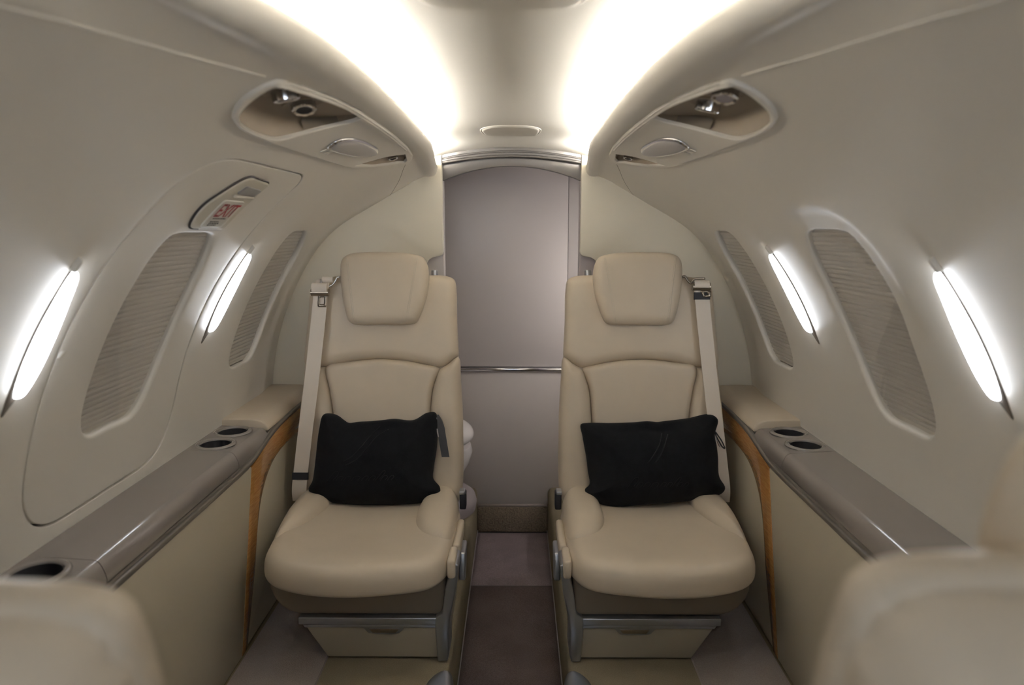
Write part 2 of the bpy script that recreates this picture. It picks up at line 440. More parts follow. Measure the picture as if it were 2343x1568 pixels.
def line(a, b, step=.02):
    n = max(2, int(math.hypot(b[0]-a[0], b[1]-a[1])/step)); return [(a[0]+(b[0]-a[0])*k/n, a[1]+(b[1]-a[1])*k/n) for k in range(n)]
BSG = BIG
def crest_right(s, y, v):
    if s < 0 or not (1.0 < y < 1.62): return 0.
    p = np.array([[y, v]]); d = seg_dist(p, BSG)[0]
    if inside(p, BSG)[0]: d = 0
    vc = vz(1.03)
    mask = float(sstep(-.02, .10, v-vc))*float(sstep(1.46, 1.30, y)) if y > 1.2 else float(sstep(-.06, .08, v-vc))
    return -.009*float(sstep(.058, .030, d))*mask
for s, side in ((-1, 'left'), (1, 'right')):
    CREST = crest_right if s > 0 else None
    wl = np.array(line((FRONT, 0), (BULK+.02, 0)) + line((BULK+.02, 0), tuple(seam_r[-1])) + [tuple(q) for q in seam_r[::-1]] + [tuple(q) for q in po[1:-1]] + [tuple(q) for q in seam_f] + line(tuple(seam_f[-1]), (FRONT, 0)))
    # drop coincident neighbours
    keep = np.linalg.norm(wl-np.roll(wl, 1, 0), axis=1) > 2e-4; wl = wl[keep]
    holes = [HATCH, SMALL] if s < 0 else [BIG, SMALL]
    rims = [(1, fillet(.0018, .02)), (2, fillet(.006, .022))] if s < 0 else [(1, fillet(.009, .022)), (2, fillet(.006, .022))]
    V, F = cdt([wl]+holes, .018, lambda a, b, d: WP(s, a, b, d), rims)
    struct(weld(obj('wall_'+side, V, F, M['cream'])))
    cl = np.array(line((FRONT, vend), (FRONT, seam_f[-1][1])) + [tuple(q) for q in seam_f[::-1]] + [tuple(q) for q in pi_[1:]] + [tuple(q) for q in seam_r[1:]] + line(tuple(seam_r[-1]), (BULK+.02, vend)) + line((BULK+.02, vend), (FRONT, vend)))
    keep = np.linalg.norm(cl-np.roll(cl, 1, 0), axis=1) > 2e-4; cl = cl[keep]
    # bull-nose needs close rows: put the sheet together from a fine CDT
    V, F = cdt([cl], .0075, lambda a, b, d: WP(s, a, b, d))
    struct(weld(obj('cove_'+side, V, F, M['cream'])))
    # bead where the lower wall lining meets the cove
    o = tube('trim_1' if s < 0 else 'trim_2', [WP(s, q[0], q[1], .0002) for q in seam_f[1:]], .0016, M['cream'], seg=8); struct(o)
    o = tube('trim_3' if s < 0 else 'trim_4', [WP(s, q[0], q[1], -.0003) for q in seam_r], .0008, M['brown2'], seg=6); struct(o)
CREST = None

# ceiling between the coves
def ceil_z(x, y): return 1.472-.5*x*x-.030*float(np.clip((y-1.35)/.89, 0, 1))**2.0
xs = np.linspace(-.33, .33, 41); ys = np.linspace(FRONT, BULK+.01, 120)
V = [(x, y, ceil_z(x, y)) for y in ys for x in xs]; nx = len(xs)
F = [(j*nx+i, j*nx+i+1, (j+1)*nx+i+1, (j+1)*nx+i) for j in range(len(ys)-1) for i in range(nx-1)]
struct(obj('ceiling', V, F, M['ceil']))

# outer skin so that no daylight leaks behind the lining
th = np.linspace(-math.pi, math.pi, 65)[:-1]; ys = [FRONT-.02, 1., 2.2, 3.2]
V = [(.98*math.cos(t), y, .55+1.08*math.sin(t)) for y in ys for t in th]; n = len(th)
F = [(j*n+i, j*n+(i+1) % n, (j+1)*n+(i+1) % n, (j+1)*n+i) for j in range(3) for i in range(n)] + [tuple(3*n+i for i in range(n))]
struct(obj('wall_outer', V, F, M['skin']))

# ------------------------------------------------------------------ cove light strips
for s, side in ((-1, 'left'), (1, 'right')):
    ys = np.linspace(-.6, 2.13, 80); V = []; F = []
    for y in ys:
        bx = lipx(y)
        dz = -.036*float(sstep(1.93, 2.235, y)) - .0008 + .0050*float(sstep(1.40, 1.90, y))
        for dx, z in ((.024, 1.4160), (.048, 1.4160), (.048, 1.4115), (.024, 1.4115)):
            V.append((s*(bx+dx), y, z+dz))
    for j in range(len(ys)-1):
        for k in range(4): F.append((j*4+k, j*4+(k+1) % 4, (j+1)*4+(k+1) % 4, (j+1)*4+k))
    o = obj('cove_light_strip', V, F, M['cove_em'], smooth=False)
    tag(o, 'warm white light strip lying in the %s ceiling cove, glowing on the ceiling' % side, 'light strip', 'cove light strips')

# ------------------------------------------------------------------ windows: panes and pleated shades
wn = 0
def make_shade(s, loop, name_label, rail, tabs):
    y0, y1 = loop[:, 0].min()-.018, loop[:, 0].max()+.018
    v0, v1 = loop[:, 1].min()-.012, loop[:, 1].max()+.012
    c = (loop[:, 0].mean(), loop[:, 1].mean())
    t = thing('pleated_window_shade', WP(s, c[0], c[1], -.018), name_label, 'window shade', 'pleated shades in the cabin windows')
    vr = v0+rail
    ny = 9; yy = np.linspace(y0, y1, ny); pitch = .0113; k = int((v1-vr)/pitch); V = []; F = []
    rows = []
    for j in range(k):
        for fr_, d in ((0., -.0001), (.36, .0006), (.70, -.0001), (.85, -.0050)):     # soft cell front, then a narrow fold
            rows.append((vr+pitch*(j+fr_), -.0150+d))
    rows.append((vr+pitch*k, -.0151))
    for v, d in rows:
        for y in yy: V.append(WP(s, y, v, d))
    for j in range(len(rows)-1):
        for i in range(ny-1): F.append((j*ny+i, j*ny+i+1, (j+1)*ny+i+1, (j+1)*ny+i))
    o = obj('pleats', V, F, M['shade'], t, smooth=False)
    # bottom rail
    V = []; F = []
    vs = [v0, v0+rail*.1, v0+rail*.55, v0+rail*.92, vr+.001]; ds = [-.019, -.0155, -.0145, -.0155, -.019]
    for v, d in zip(vs, ds):
        for y in yy: V.append(WP(s, y, v, d))
    for j in range(len(vs)-1):
        for i in range(ny-1): F.append((j*ny+i, j*ny+i+1, (j+1)*ny+i+1, (j+1)*ny+i))
    o = obj('bottom_rail', V, F, M['rail'], t)
    if tabs:
        for q in range(3):
            tube('pull_rib', [WP(s, y, v0+rail*(.42+.16*q), -.0140) for y in np.linspace(c[0]-.045, c[0]+.04, 8)], .0017, M['brown2'], o, seg=6)
    return t
for s, side in ((-1, 'left'), (1, 'right')):
    for loop, kind in ((BIG, 'big'), (SMALL, 'small')):
        wn += 1
        if kind == 'big':
            lab = 'large oval pleated window shade, lowered, in the emergency exit hatch' if s < 0 else 'large oval pleated window shade, lowered, in the right wall between two glowing lamps'
        else:
            lab = 'small slim pleated shade beside the %s seat, nearest the rear partition' % side
        make_shade(s, loop, lab, .030 if kind == 'big' else .026, kind == 'small')
        V, F = cdt([grow(loop, -.004 if kind == 'small' else -.006)], .03, lambda a, b, d: WP(s, a, b, -.0095+d))
        if s > 0: F = [f[::-1] for f in F]
        struct(obj('window_%d' % wn, V, F, M['pane']))

# ------------------------------------------------------------------ emergency exit hatch
hatch = thing('emergency_exit_hatch', WP(-1, 1.28, vz(1.0), 0), 'cream exit hatch panel in the left wall with a red EXIT sign', 'exit hatch')
V, F = cdt([inset(HATCH, .0078), BIG], .018, lambda a, b, d: WP(-1, a, b, d-.001), [(0, fillet(.0018, .018)), (1, fillet(.009, .022))])
weld(obj('hatch_panel', V, F, M['cream'], hatch))
tube('gasket', [WP(-1, q[0], q[1], -.0215) for q in inset(HATCH, .0039)], .007, M['hole'], hatch, seg=6, closed=True)
cover_loop = rounded(yz([(1.206, 1.2005), (1.345, 1.1985), (1.352, 1.2795), (1.238, 1.2845), (1.184, 1.232)]), [.018, .006, .006, .022, .03], 120)
def WL(a, b, d): return WP(-1, a, b, d)
V, F = cdt([cover_loop], .012, lambda a, b, d: WL(a, b, .005+d), [(0, fillet(.003, .005))])
cover = weld(obj('handle_cover', V, F, M['coverp'], hatch))
tube('cover_gap', [WL(q[0], q[1], .0006) for q in np.roll(inset(cover_loop, -.0045), -58, 0)[:76]], .0021, M['gap'], cover, seg=6)
plate = rounded(yz([(1.232, 1.2035), (1.322, 1.2035), (1.322, 1.2485), (1.232, 1.2485)]), .006, 60)
V, F = cdt([plate], .01, lambda a, b, d: WL(a, b, .0075+d), [(0, [(.001, -.0003), (.0012, -.003)])])
sp = weld(obj('exit_sign', V, F, M['sign'], hatch))
note(sp, 'pale sign plate with EXIT in red and small black print')
Vt, Ft = text_mesh('EXIT', 1.0, bold=.012)
mn, mx = Vt.min(0), Vt.max(0); va, vb = vz(1.2225), vz(1.2445)
VV = [WL(1.240+(x-mn[0])/(mx[0]-mn[0])*.076, va+(y-mn[1])/(mx[1]-mn[1])*(vb-va), .0086) for x, y in Vt]
note(obj('exit_lettering', VV, Ft, M['red'], sp, smooth=False), 'red letters reading EXIT')
V = []; F = []
for row, z in enumerate((1.2185, 1.2130, 1.2100, 1.2070)):
    y = 1.246; v = vz(z); yend = 1.300 if row == 0 else 1.288 - .006*(row % 2)
    while y < yend:
        w = random.uniform(.004, .009); b = len(V)
        V += [WL(y, v, .0086), WL(min(y+w, yend), v, .0086), WL(min(y+w, yend), v+.0028, .0086), WL(y, v+.0028, .0086)]
        F.append((b, b+1, b+2, b+3)); y += w+.0018
obj('small_print', V, F, M['ink'], sp, smooth=False)
vl = rounded(yz([(1.252, 1.2615), (1.336, 1.2595), (1.342, 1.2700), (1.262, 1.2735)]), .004, 50)
V, F = cdt([vl], .01, lambda a, b, d: WL(a, b, .0072+d), [(0, [(.0008, -.0002), (.001, -.003)])])
vw = weld(obj('handle_window', V, F, M['ventg'], hatch))
tube('window_lip', [WL(y, vz(1.2570), .0065) for y in np.linspace(1.250, 1.338, 10)], .003, M['coverp'], vw, seg=8)
# small dimple pin on the hatch edge
lathe('latch_pin', [(.0, .0012), (.004, .0010), (.0065, .0004), (.008, -.001)], WL(1.048, vz(1.005), 0), M['cream'], hatch, 16, U=(0, 1, 0), V=(.55, 0, .83), W=(.83, 0, -.55))

# ------------------------------------------------------------------ wall lamps
def leaf(y0, w, z0, z1, n=70, tail=0.):
    """slim leaf outline; widest a little below the middle"""
    L = []; Rr = []
    for t in np.linspace(0, 1, n):
        z = z0+(z1-z0)*t
        k = math.sin(math.pi*min(1, (t*(1-.0)+.0)))**.75
        wid = w*k*(1.12-.35*t)
        L.append((y0+.004*math.sin(math.pi*t), z)); Rr.append((y0+wid, z))
    return yz(L + Rr[::-1])
LAMP_LENS = {}
def make_lamp(s, yc, label):
    t = thing('wall_lamp', WP(s, yc, vz(1.05), 0), label, 'wall lamp', 'glowing wall lamps between the windows')
    fr = lambda d0: (lambda u, v, w: WP(s, u, v, w+d0))
    body = spline(yz([(yc+.0035, 1.150), (yc+.0006, 1.10), (yc-.0006, 1.04), (yc-.0002, .985), (yc-.001, .952), (yc-.001, .932), (yc+.007, .941),
                      (yc+.024, .963), (yc+.033, .99), (yc+.0385, 1.03), (yc+.035, 1.075), (yc+.023, 1.115), (yc+.008, 1.150)]), 120)
    inflate('lamp_housing', body, fr(-.001), M['lamptail'], t, Tf=.005, Tb=.004, r=.006, rings=12)
    lens = spline(yz([(yc+.0045, 1.143), (yc+.0022, 1.09), (yc+.0015, 1.04), (yc+.0025, .995), (yc+.0055, .966), (yc+.011, .959), (yc+.021, .969),
                      (yc+.0325, .995), (yc+.0370, 1.03), (yc+.0335, 1.072), (yc+.0225, 1.11), (yc+.0085, 1.142)]), 120)
    inflate('lamp_lens', lens, fr(.0035), M['lamp_em'], t, Tf=.015, Tb=.003, r=.018, rings=12)
    inflate('top_clip', rounded(yz([(yc-.002, 1.141), (yc+.007, 1.139), (yc+.008, 1.158), (yc+.000, 1.160)]), .003, 40), fr(.0), M['cream'], t, Tf=.008, Tb=.002, r=.004, rings=6)
    return t
make_lamp(-1, .953, 'glowing wall lamp on the left wall ahead of the exit hatch, largest and leftmost')
make_lamp(-1, 1.588, 'glowing wall lamp on the left wall between the exit hatch and the small window')
make_lamp(1, 1.588, 'glowing wall lamp on the right wall between the large and the small window')
make_lamp(1, .953, 'glowing wall lamp at the right edge of the view, ahead of the large window')

# ------------------------------------------------------------------ overhead service panels
def make_psu(s, side):
    P = lambda a, b, d: WP(s, a, b, d)
    t = thing('overhead_service_panel', P(1.45, vx(.31), 0), 'cream overhead panel above the %s seats with recessed air vents and a reading light' % side, 'overhead panel', 'overhead service panels')
    outer = inset(PSU_LOOP, .0012); outer = resample(outer, 240)
    tray = grow(spline(yx([(.936, .286), (.940, .315), (.955, .338), (.985, .352), (1.03, .359), (1.09, .361), (1.150, .356), (1.185, .336), (1.215, .312), (1.243, .285),
                      (1.250, .266), (1.225, .2565), (1.150, .2585), (1.06, .267), (.985, .277), (.95, .281)]), 120), .0130)
    rec = rounded(yx([(1.655, .364), (1.745, .312), (1.83, .2625), (1.955, .276), (1.975, .288), (1.90, .318), (1.80, .345)]), [.002, .001, .004, .008, .012, .02, .02], 110)
    V, F = cdt([outer, tray, rec], .010, lambda a, b, d: P(a, b, .0065+d), [(0, fillet(.003, .010)), (1, fillet(.0022, .010)), (2, fillet(.002, .008))])
    weld(obj('panel_face', V, F, M['cream'], t))
    # raised inner edge bead
    tube('edge_bead', [P(q[0], q[1], .0055) for q in inset(outer, .0032)[0:92]], .0034, M['cream'], t, seg=8)
    def bowl(loop, zf, name):
        # gently tilted floor; the outer and rear sides stand as walls
        V = []; F = []; n = len(loop)
        steps = [(.0015, 0.), (.0028, .35), (.0060, .75), (.0105, .95), (.016, 1.)]
        def fl(a, b, d=0):
            x, y, z = P(a, b, .001); return (x, y, max(z+.50*(zf-z)+.004, z+.0025))
        for k, (i_, e) in enumerate(steps):
            for q in inset(loop, i_):
                x, y, z = P(q[0], q[1], .001); zz = fl(q[0], q[1])[2]
                V.append((x, y, z+(zz-z)*e))
            if k: F += [((k-1)*n+j, (k-1)*n+(j+1) % n, k*n+(j+1) % n, k*n+j) for j in range(n)]
        V2, F2 = cdt([inset(loop, .016)], .010, fl)
        off = len(V); V += V2; F += [tuple(i+off for i in f) for f in F2]
        weld(obj(name, V, F, M['brown'], t), 1e-4)
        return fl
    bw = bowl(tray, 1.3885, 'vent_tray')
    def vent(yc, xc, fl, par, dark, tip, r=.0175, rs=.031):
        # round scoop in the tray floor with a chrome nozzle tipped by tip degrees about the cross axis
        vv = vx(xc); c = Vector(fl(yc, vv)); U0 = (Vector(fl(yc, vv+.01))-c).normalized(); V0 = (Vector(fl(yc+.01, vv))-c).normalized(); W0 = U0.cross(V0)
        if W0.z > 0: W0 = -W0
        V0 = W0.cross(U0)
        lathe('vent_scoop', [(r*.9, .0008), (rs*.80, .0010), (rs*.92, .0024), (rs, .0026), (rs*1.06, -.0006)], c, M['brown'], par, 40, U0, V0, W0)
        yv = V0 if V0.y > 0 else -V0
        W = (W0*math.cos(math.radians(tip))-yv*math.sin(math.radians(tip))).normalized(); U = U0; Vv = W.cross(U)
        seg = 48; prof_ = [(r*.66, .0135), (r*.90, .0145), (r, .0130), (r, -.006)]
        VV = []; FF = []
        for i, (rr, h) in enumerate(prof_):
            for k in range(seg):
                a = 2*math.pi*k/seg; q = rr*(1+(.06 if (k//3) % 2 and i else 0))
                VV.append(c+U*(q*math.cos(a))+Vv*(q*math.sin(a))+W*h)
        for i in range(len(prof_)-1):
            for k in range(seg): FF.append((i*seg+k, i*seg+(k+1) % seg, (i+1)*seg+(k+1) % seg, (i+1)*seg+k))
        nz = sharp(obj('air_nozzle', VV, FF, M['chrome'], par), 25)
        lathe('nozzle_disc', [(0., .0115), (r*.35, .0120), (r*.68, .0130)], c, M['hole'] if dark else M['greyp'], nz, 28, U, Vv, W)
    if s < 0: vent(1.003, .303, bw, t, False, -8); vent(1.093, .305, bw, t, True, 16)
    else: vent(1.003, .303, bw, t, False, 14); vent(1.093, .305, bw, t, True, -8)
    # dark label on the sloping rear side of the tray
    q0 = np.array([(a, b) for a, b in inset(tray, .003) if a > 1.165]); xs_ = np.array([abs(P(a, b, 0)[0]) for a, b in q0])
    od = np.argsort(xs_); q0 = q0[od]; xs_ = xs_[od]; V2 = []; F2 = []
    for k, x in enumerate(np.linspace(.290, .336, 9)):
        a = float(np.interp(x, xs_, q0[:, 0])); b = float(np.interp(x, xs_, q0[:, 1]))
        lo_ = Vector(P(a-.0005, b, .0012)); up_ = Vector(bw(a-.020, b)); d_ = Vector((0, -.0016, -.0008))
        V2 += [lo_.lerp(up_, .12)+d_, lo_.lerp(up_, .88)+d_]
        if k: F2.append((2*k-2, 2*k-1, 2*k+1, 2*k))
    obj('label_plate', V2, F2, M['brown2'], t)
    # reading light
    lz = spline(yx([(1.352, .337), (1.345, .322), (1.372, .309), (1.43, .300), (1.52, .2965), (1.60, .299), (1.635, .308), (1.60, .322), (1.50, .335), (1.41, .340)]), 90)
    inflate('light_bezel', grow(lz, .007), lambda u, v, w: P(u, v, .008+w), M['chrome'], t, Tf=.005, Tb=.002, r=.005, rings=8)
    inflate('light_lens', grow(lz, .002), lambda u, v, w: P(u, v, .0105+w), M['lens'], t, Tf=.006, Tb=.002, r=.02, rings=10)
    # three faint call-button ridges
    for q in range(3):
        tube('button_rib', [P(1.395-.022*q+.01*e, vx(.3555)+.010*e-.001, .0095) for e in (0, .5, 1)], .0012, M['cream'], t, seg=6)
    bw2 = bowl(rec, 1.3905, 'rear_vent_tray')
    vent(1.865, .305, bw2, t, True, 6, .012, .020)
    return t
make_psu(-1, 'left'); make_psu(1, 'right')

# ------------------------------------------------------------------ ceiling oval covers
def ceiling_cover(yc, ry, rx, label):
    t = thing('ceiling_hatch_cover', (0, yc, ceil_z(0, yc)), label, 'ceiling cover', 'oval covers along the ceiling centre')
    lo = rounded([(-rx, -ry), (rx, -ry), (rx*.86, ry), (-rx*.86, ry)], [ry*.9, ry*.9, ry*.6, ry*.6], 100)
    fr = lambda u, v, w: (u, yc+v, ceil_z(u, yc+v)-w)
    inflate('cover_plate', lo, lambda u, v, w: fr(u, v, w-.001), M['ceil'], t, Tf=.006, Tb=.001, r=.006, rings=14)
    tube('cover_rim', [fr(q[0], q[1], .0005) for q in grow(lo, .003)], .0016, M['cream'], t, seg=6, closed=True)
ceiling_cover(1.965, .068, .083, 'small oval cream cover in the ceiling just before the rear doorway')
ceiling_cover(.842, .088, .108, 'oval cream cover in the ceiling cut by the top of the view')

# ------------------------------------------------------------------ rear partition, door frame, lavatory
for s, side in ((-1, 'left'), (1, 'right')):
    q = [(.88, .0), (.88, 1.50), (.2175, 1.50), (.2175, 1.120), (.2195, 1.112), (.226, 1.107), (.254, 1.101), (.266, 1.094), (.274, 1.078), (.276, 1.06), (.276, .0)]
    if s > 0: q = [(x, z) for x, z in q]
    o = prism('wall_rear_'+side, [(s*x, z) for x, z in q], 'y', BULK, BULK+.028, M['part'], bev=.003, seg=2); struct(o)
    o = box('trim_5' if s < 0 else 'trim_6', (min(s*.300, s*.217), BULK+.035, 0), (max(s*.300, s*.217), BULK+.075, 1.40), M['greyp' if s > 0 else 'lav'], None, .004); struct(o)
def arc(x, zc, zs_): return zc-(zc-zs_)*(x/.2165)**2
def arch_band(name, lo, hi, y0, y1, mat, half=.2165):
    xs = np.linspace(-half, half, 41)
    poly = [(x, arc(x, *lo)) for x in xs] + [(x, arc(x, *hi)) for x in xs[::-1]]
    return struct(prism(name, poly, 'y', y0, y1, mat, bev=.0015, seg=2))
arch_band('trim_7', (1.387, 1.343), (1.47, 1.43), BULK+.03, BULK+.06, M['header'], .26)
arch_band('trim_8', (1.4155, 1.3955), (1.47, 1.44), BULK+.004, BULK+.031, M['header'])
struct(tube('trim_9', [(x, BULK+.004, arc(x, 1.4155, 1.3955)) for x in np.linspace(-.2165, .2165, 31)], .0045, M['header'], seg=10))
struct(tube('trim_10', [(x, BULK+.004, arc(x, 1.4275, 1.4055)+.002) for x in np.linspace(-.2165, .2165, 31)], .0035, M['header'], seg=10))
LY_ = 2.66
struct(box('wall_lavatory_upper', (-.62, LY_, .662), (.2085, LY_+.02, 1.6), M['lav'], None, .0015, 2))
struct(box('wall_lavatory_right', (.2100, LY_+.001, .662), (.62, LY_+.021, 1.6), M['lav'], None, .0015, 2))
struct(box('wall_lavatory_lower', (-.62, LY_+.002, .10), (.62, LY_+.022, .642), M['lav2'], None, .001, 2))
struct(tube('trim_11', [(-.62, LY_-.002, .652), (.62, LY_-.002, .652)], .0085, M['chrome'], seg=16))
for s, side in ((-1, 'left'), (1, 'right')):
    struct(box('wall_lavatory_side_'+side, (s*.62-.01, BULK+.03, 0), (s*.62+.01, LY_+.02, 1.6), M['lav']))
struct(box('ceiling_lavatory', (-.62, BULK+.06, 1.50), (.62, LY_+.02, 1.52), M['lav']))
lamp = box('lavatory_wall_light', (.585, 2.36, .86), (.608, 2.44, 1.12), M['lav_em'], None, .004)  # fill light added out of view to brighten the grey lavatory wall
tag(lamp, 'lit wall light on the right side wall of the toilet compartment', 'wall light')

struct(box('wall_front', (-.95, FRONT-.03, -.05), (.95, FRONT, 1.14), M['part']))  # unseen blocker added to keep low daylight off the floor and seat bases
# floor: two platforms either side of a sunken aisle
def platform(s):
    e = .141
    q = [(s*.80, -.06), (s*.80, .170), (s*(e+.022), .170), (s*(e+.010), .1665), (s*(e+.003), .158), (s*e, .146), (s*e, -.06)]
    return q
for s, side in ((-1, 'left'), (1, 'right')):
    struct(prism('floor_'+side, platform(s), 'y', FRONT, LY_+.02, M['tan'], bev=0))
struct(box('floor', (-.16, FRONT, -.06), (.16, LY_+.02, -.010), M['skin']))
for s, side in ((-1, 'left'), (1, 'right')):
    o = prism('side_carpet', [(s*.64, .1695), (s*.64, .1735), (s*.441, .1735), (s*.438, .1695)], 'y', FRONT+.05, 2.23, M['side'])
    tag(o, 'grey carpet strip along the foot of the %s side panel' % side, 'carpet', 'side carpet strips')
M['carpet2'] = carpet('dark_mauve_aisle_carpet', (.085, .064, .062), (.150, .117, .112))
def runner(y0, y1, label, mat, z=0.):
    xs = np.linspace(-.139, .139, 25); ys = np.linspace(y0, y1, max(8, int((y1-y0)/.02))); V = []; F = []
    for y in ys:
        for x in xs:
            e = min(y-y0, y1-y, .139-abs(x)); V.append((x, y, z-.010*(1-min(1, max(e, 0)/.010))**2 + .0012*math.sin(9*x+5*y)))
    n = len(xs); F = [(j*n+i, j*n+i+1, (j+1)*n+i+1, (j+1)*n+i) for j in range(len(ys)-1) for i in range(n-1)]
    b = len(V); V += [(x, y, -.0095) for x, y in ((-.139, y0), (.139, y0), (.139, y1), (-.139, y1))]; F.append((b, b+1, b+2, b+3))
    o = obj('aisle_carpet', V, F, mat); tag(o, label, 'carpet', 'carpet pieces in the aisle'); return o
runner(FRONT+.02, 2.212, 'long dark mauve carpet runner in the sunken aisle between the seats', M['carpet2'])
runner(2.216, 2.632, 'short mauve carpet piece in the aisle at the foot of the rear step', M['carpet'])
for s, side in ((-1, 'left'), (1, 'right')):
    struct(tube('trim_12' if s < 0 else 'trim_13', [(s*.1385, y, .0015) for y in np.linspace(FRONT+.05, 2.63, 30)], .0018, M['greyp'], seg=6))
st = thing('aisle_step', (0, 2.645, 0), 'low step with brown looped carpet across the end of the aisle', 'step')
box('step_riser', (-.1395, 2.634, -.008), (.1395, 2.656, .100), M['loop'], st, .005)
o = tube('step_nosing', [(-.139, 2.640, .1035), (.139, 2.640, .1035)], .006, M['side'], st, seg=10)

# toilet seen past the left seat
t = thing('toilet', (-.335, 2.45, .17), 'white toilet bowl on a grey pedestal behind the left seat', 'toilet')
circ = lambda r, n=72: np.array([(r*math.cos(a), r*.86*math.sin(a)) for a in np.linspace(0, 2*math.pi, n, endpoint=False)])
inflate('toilet_lid', circ(.196), lambda u, v, w: (-.335+u, 2.448+v, .455+w), M['white'], t, Tf=.042, Tb=.03, r=.05, rings=14)
lathe('toilet_bowl', [(.0, .42), (.15, .42), (.185, .415), (.19, .39), (.178, .35), (.15, .30), (.135, .26), (.13, .24)], (-.335, 2.448, 0), M['white'], t, 48, sy=.86)
lathe('toilet_pedestal', [(.12, .25), (.17, .245), (.198, .225), (.205, .20), (.2, .172), (.19, .1705), (0, .1705)], (-.335, 2.448, 0), M['greyp'], t, 48, sy=.86)

# ------------------------------------------------------------------ side ledges
def ring_holes(cs, r, n=48): return [np.array([(cx+r*math.cos(a), cy+r*math.sin(a)) for a in np.linspace(0, 2*math.pi, n, endpoint=False)]) for cx, cy in cs]
def make_ledge(s, side):
    lab = 'taupe side ledge with cup holders and leather armrest along the %s wall' % side
    t = thing('side_ledge', (s*.71, 1.2, .17), lab, 'side ledge', 'side ledges')
    ztop = lambda x: .668+(abs(x)-.668)*.06
    face = [(.668, .668), (.662, .6665), (.657, .662), (.653, .655), (.6495, .645), (.6475, .635), (.648, .6285), (.652, .6255), (.665, .625)]
    def cap(name, y0, y1, holes, mat, gap=.0008):
        y0 += gap; y1 -= gap
        lp = np.array(line((.668, y0), (.80, y0), .01)+line((.80, y0), (.80, y1), .02)+line((.80, y1), (.668, y1), .01)+line((.668, y1), (.668, y0), .02))
        H = ring_holes(holes, .0365)
        V, F = cdt([lp]+H, .014, lambda a, b, d: (s*a, b, ztop(a)+d))
        ys = np.linspace(y0, y1, 12); off = len(V)
        n = len(face)
        for y in ys: V += [(s*x, y, z) for x, z in face]
        for j in range(len(ys)-1):
            for i in range(n-1): F.append((off+j*n+i, off+j*n+i+1, off+(j+1)*n+i+1, off+(j+1)*n+i))
        for k, y in ((0, y0), (len(ys)-1, y1)):
            b = len(V); V += [(s*.80, y, .625), (s*.80, y, ztop(.80))]
            F.append(tuple(off+k*n+i for i in range(n))+(b, b+1))
        return sharp(weld(obj(name, V, F, mat, t)), 40)
    cups_r = [(.7245, 1.757), (.7245, 1.652)]
    cups_f = [(.7245, 1.000)]
    cap('cup_holder_deck', 1.598, 1.805, cups_r, M['ledge'])
    cap('table_lid', 1.052, 1.598, [], M['ledge'])
    cap('cup_holder_deck', .30, 1.052, cups_f, M['ledge'])
    # raised oval panel outline on the table lid
    for cx, cy in cups_r+cups_f:
        z = ztop(cx)
        h = lathe('cup_holder', [(.0365, -.085), (.0365, -.003), (.0372, .0004), (.0390, .0026), (.0425, .0034), (.0455, .0026), (.0480, .0008), (.0488, -.001)], (s*cx, cy, z), M['ledge'], t, 56)
        lathe('cup_well', [(0, -.080), (.034, -.080), (.036, -.076), (.0362, -.002)], (s*cx, cy, z), M['hole'], h, 48)
    # lower rail that sweeps up under the armrest
    pth = spline([(.30, .6155), (.9, .6155), (1.40, .6155), (1.60, .6165), (1.674, .6205), (1.74, .632), (1.83, .6495), (1.93, .6585), (2.05, .6615), (2.225, .662)], 90, False)
    V = []; F = []; prof_ = [(.664, -.0085), (.6445, -.0085), (.6425, -.0065), (.6425, .0010), (.6445, .0030), (.650, .0036), (.652, .0075), (.664, .008)]
    for y, z in pth: V += [(s*x, y, z+dz) for x, dz in prof_]
    n = len(prof_)
    for j in range(len(pth)-1):
        for i in range(n-1): F.append((j*n+i, j*n+i+1, (j+1)*n+i+1, (j+1)*n+i))
    sharp(obj('lower_rail', V, F, M['ledge2'], t), 50)
    # leather armrest
    pr = [(.80, .658), (.80, .6905), (.74, .6915), (.685, .690), (.668, .686), (.657, .678), (.650, .666), (.6495, .658)]
    pr = [(s*x, z) for x, z in pr]
    prism('armrest_pad', pr, 'y', 1.8065, 2.228, M['leather'], t, bev=.004, seg=3)
    # panels below
    y_a = .30
    top = [(y_a, .6065), (1.668, .6065)]
    edge = [(1.668, .6065), (1.545, .197), (1.5365, .1740)]
    poly = [(y_a, .1740)] + top[:1] + edge
    prism('side_panel', poly, 'x', s*.645, s*.662, M['panel'], t, bev=.0012, seg=2)
    up = spline([(1.6685, .6065), (1.711, .614), (1.79, .6335), (1.86, .645), (1.95, .6515), (2.08, .653), (2.225, .653)], 30, False)
    lo = spline([(2.225, .585), (2.074, .585), (1.95, .5865), (1.873, .582), (1.815, .570), (1.764, .546), (1.722, .510), (1.694, .467), (1.672, .415), (1.652, .355), (1.618, .280), (1.585, .210), (1.568, .1740)], 60, False)
    wp = [tuple(q) for q in up]+[tuple(q) for q in lo]+[(1.538, .1740), (1.5465, .197)]
    prism('wood_trim', wp, 'x', s*.6445, s*.662, M['wood'], t, bev=.001, seg=2)
    ip = [tuple(q) for q in lo]+[(2.225, .1740)]
    prism('recessed_panel', ip, 'x', s*.650, s*.664, M['panel'], t, bev=.001, seg=2)
    tube('trim_line', [(s*.6475, q[0], q[1]) for q in lo], .0016, M['panel'], t, seg=6)
    return t
make_ledge(-1, 'left'); make_ledge(1, 'right')

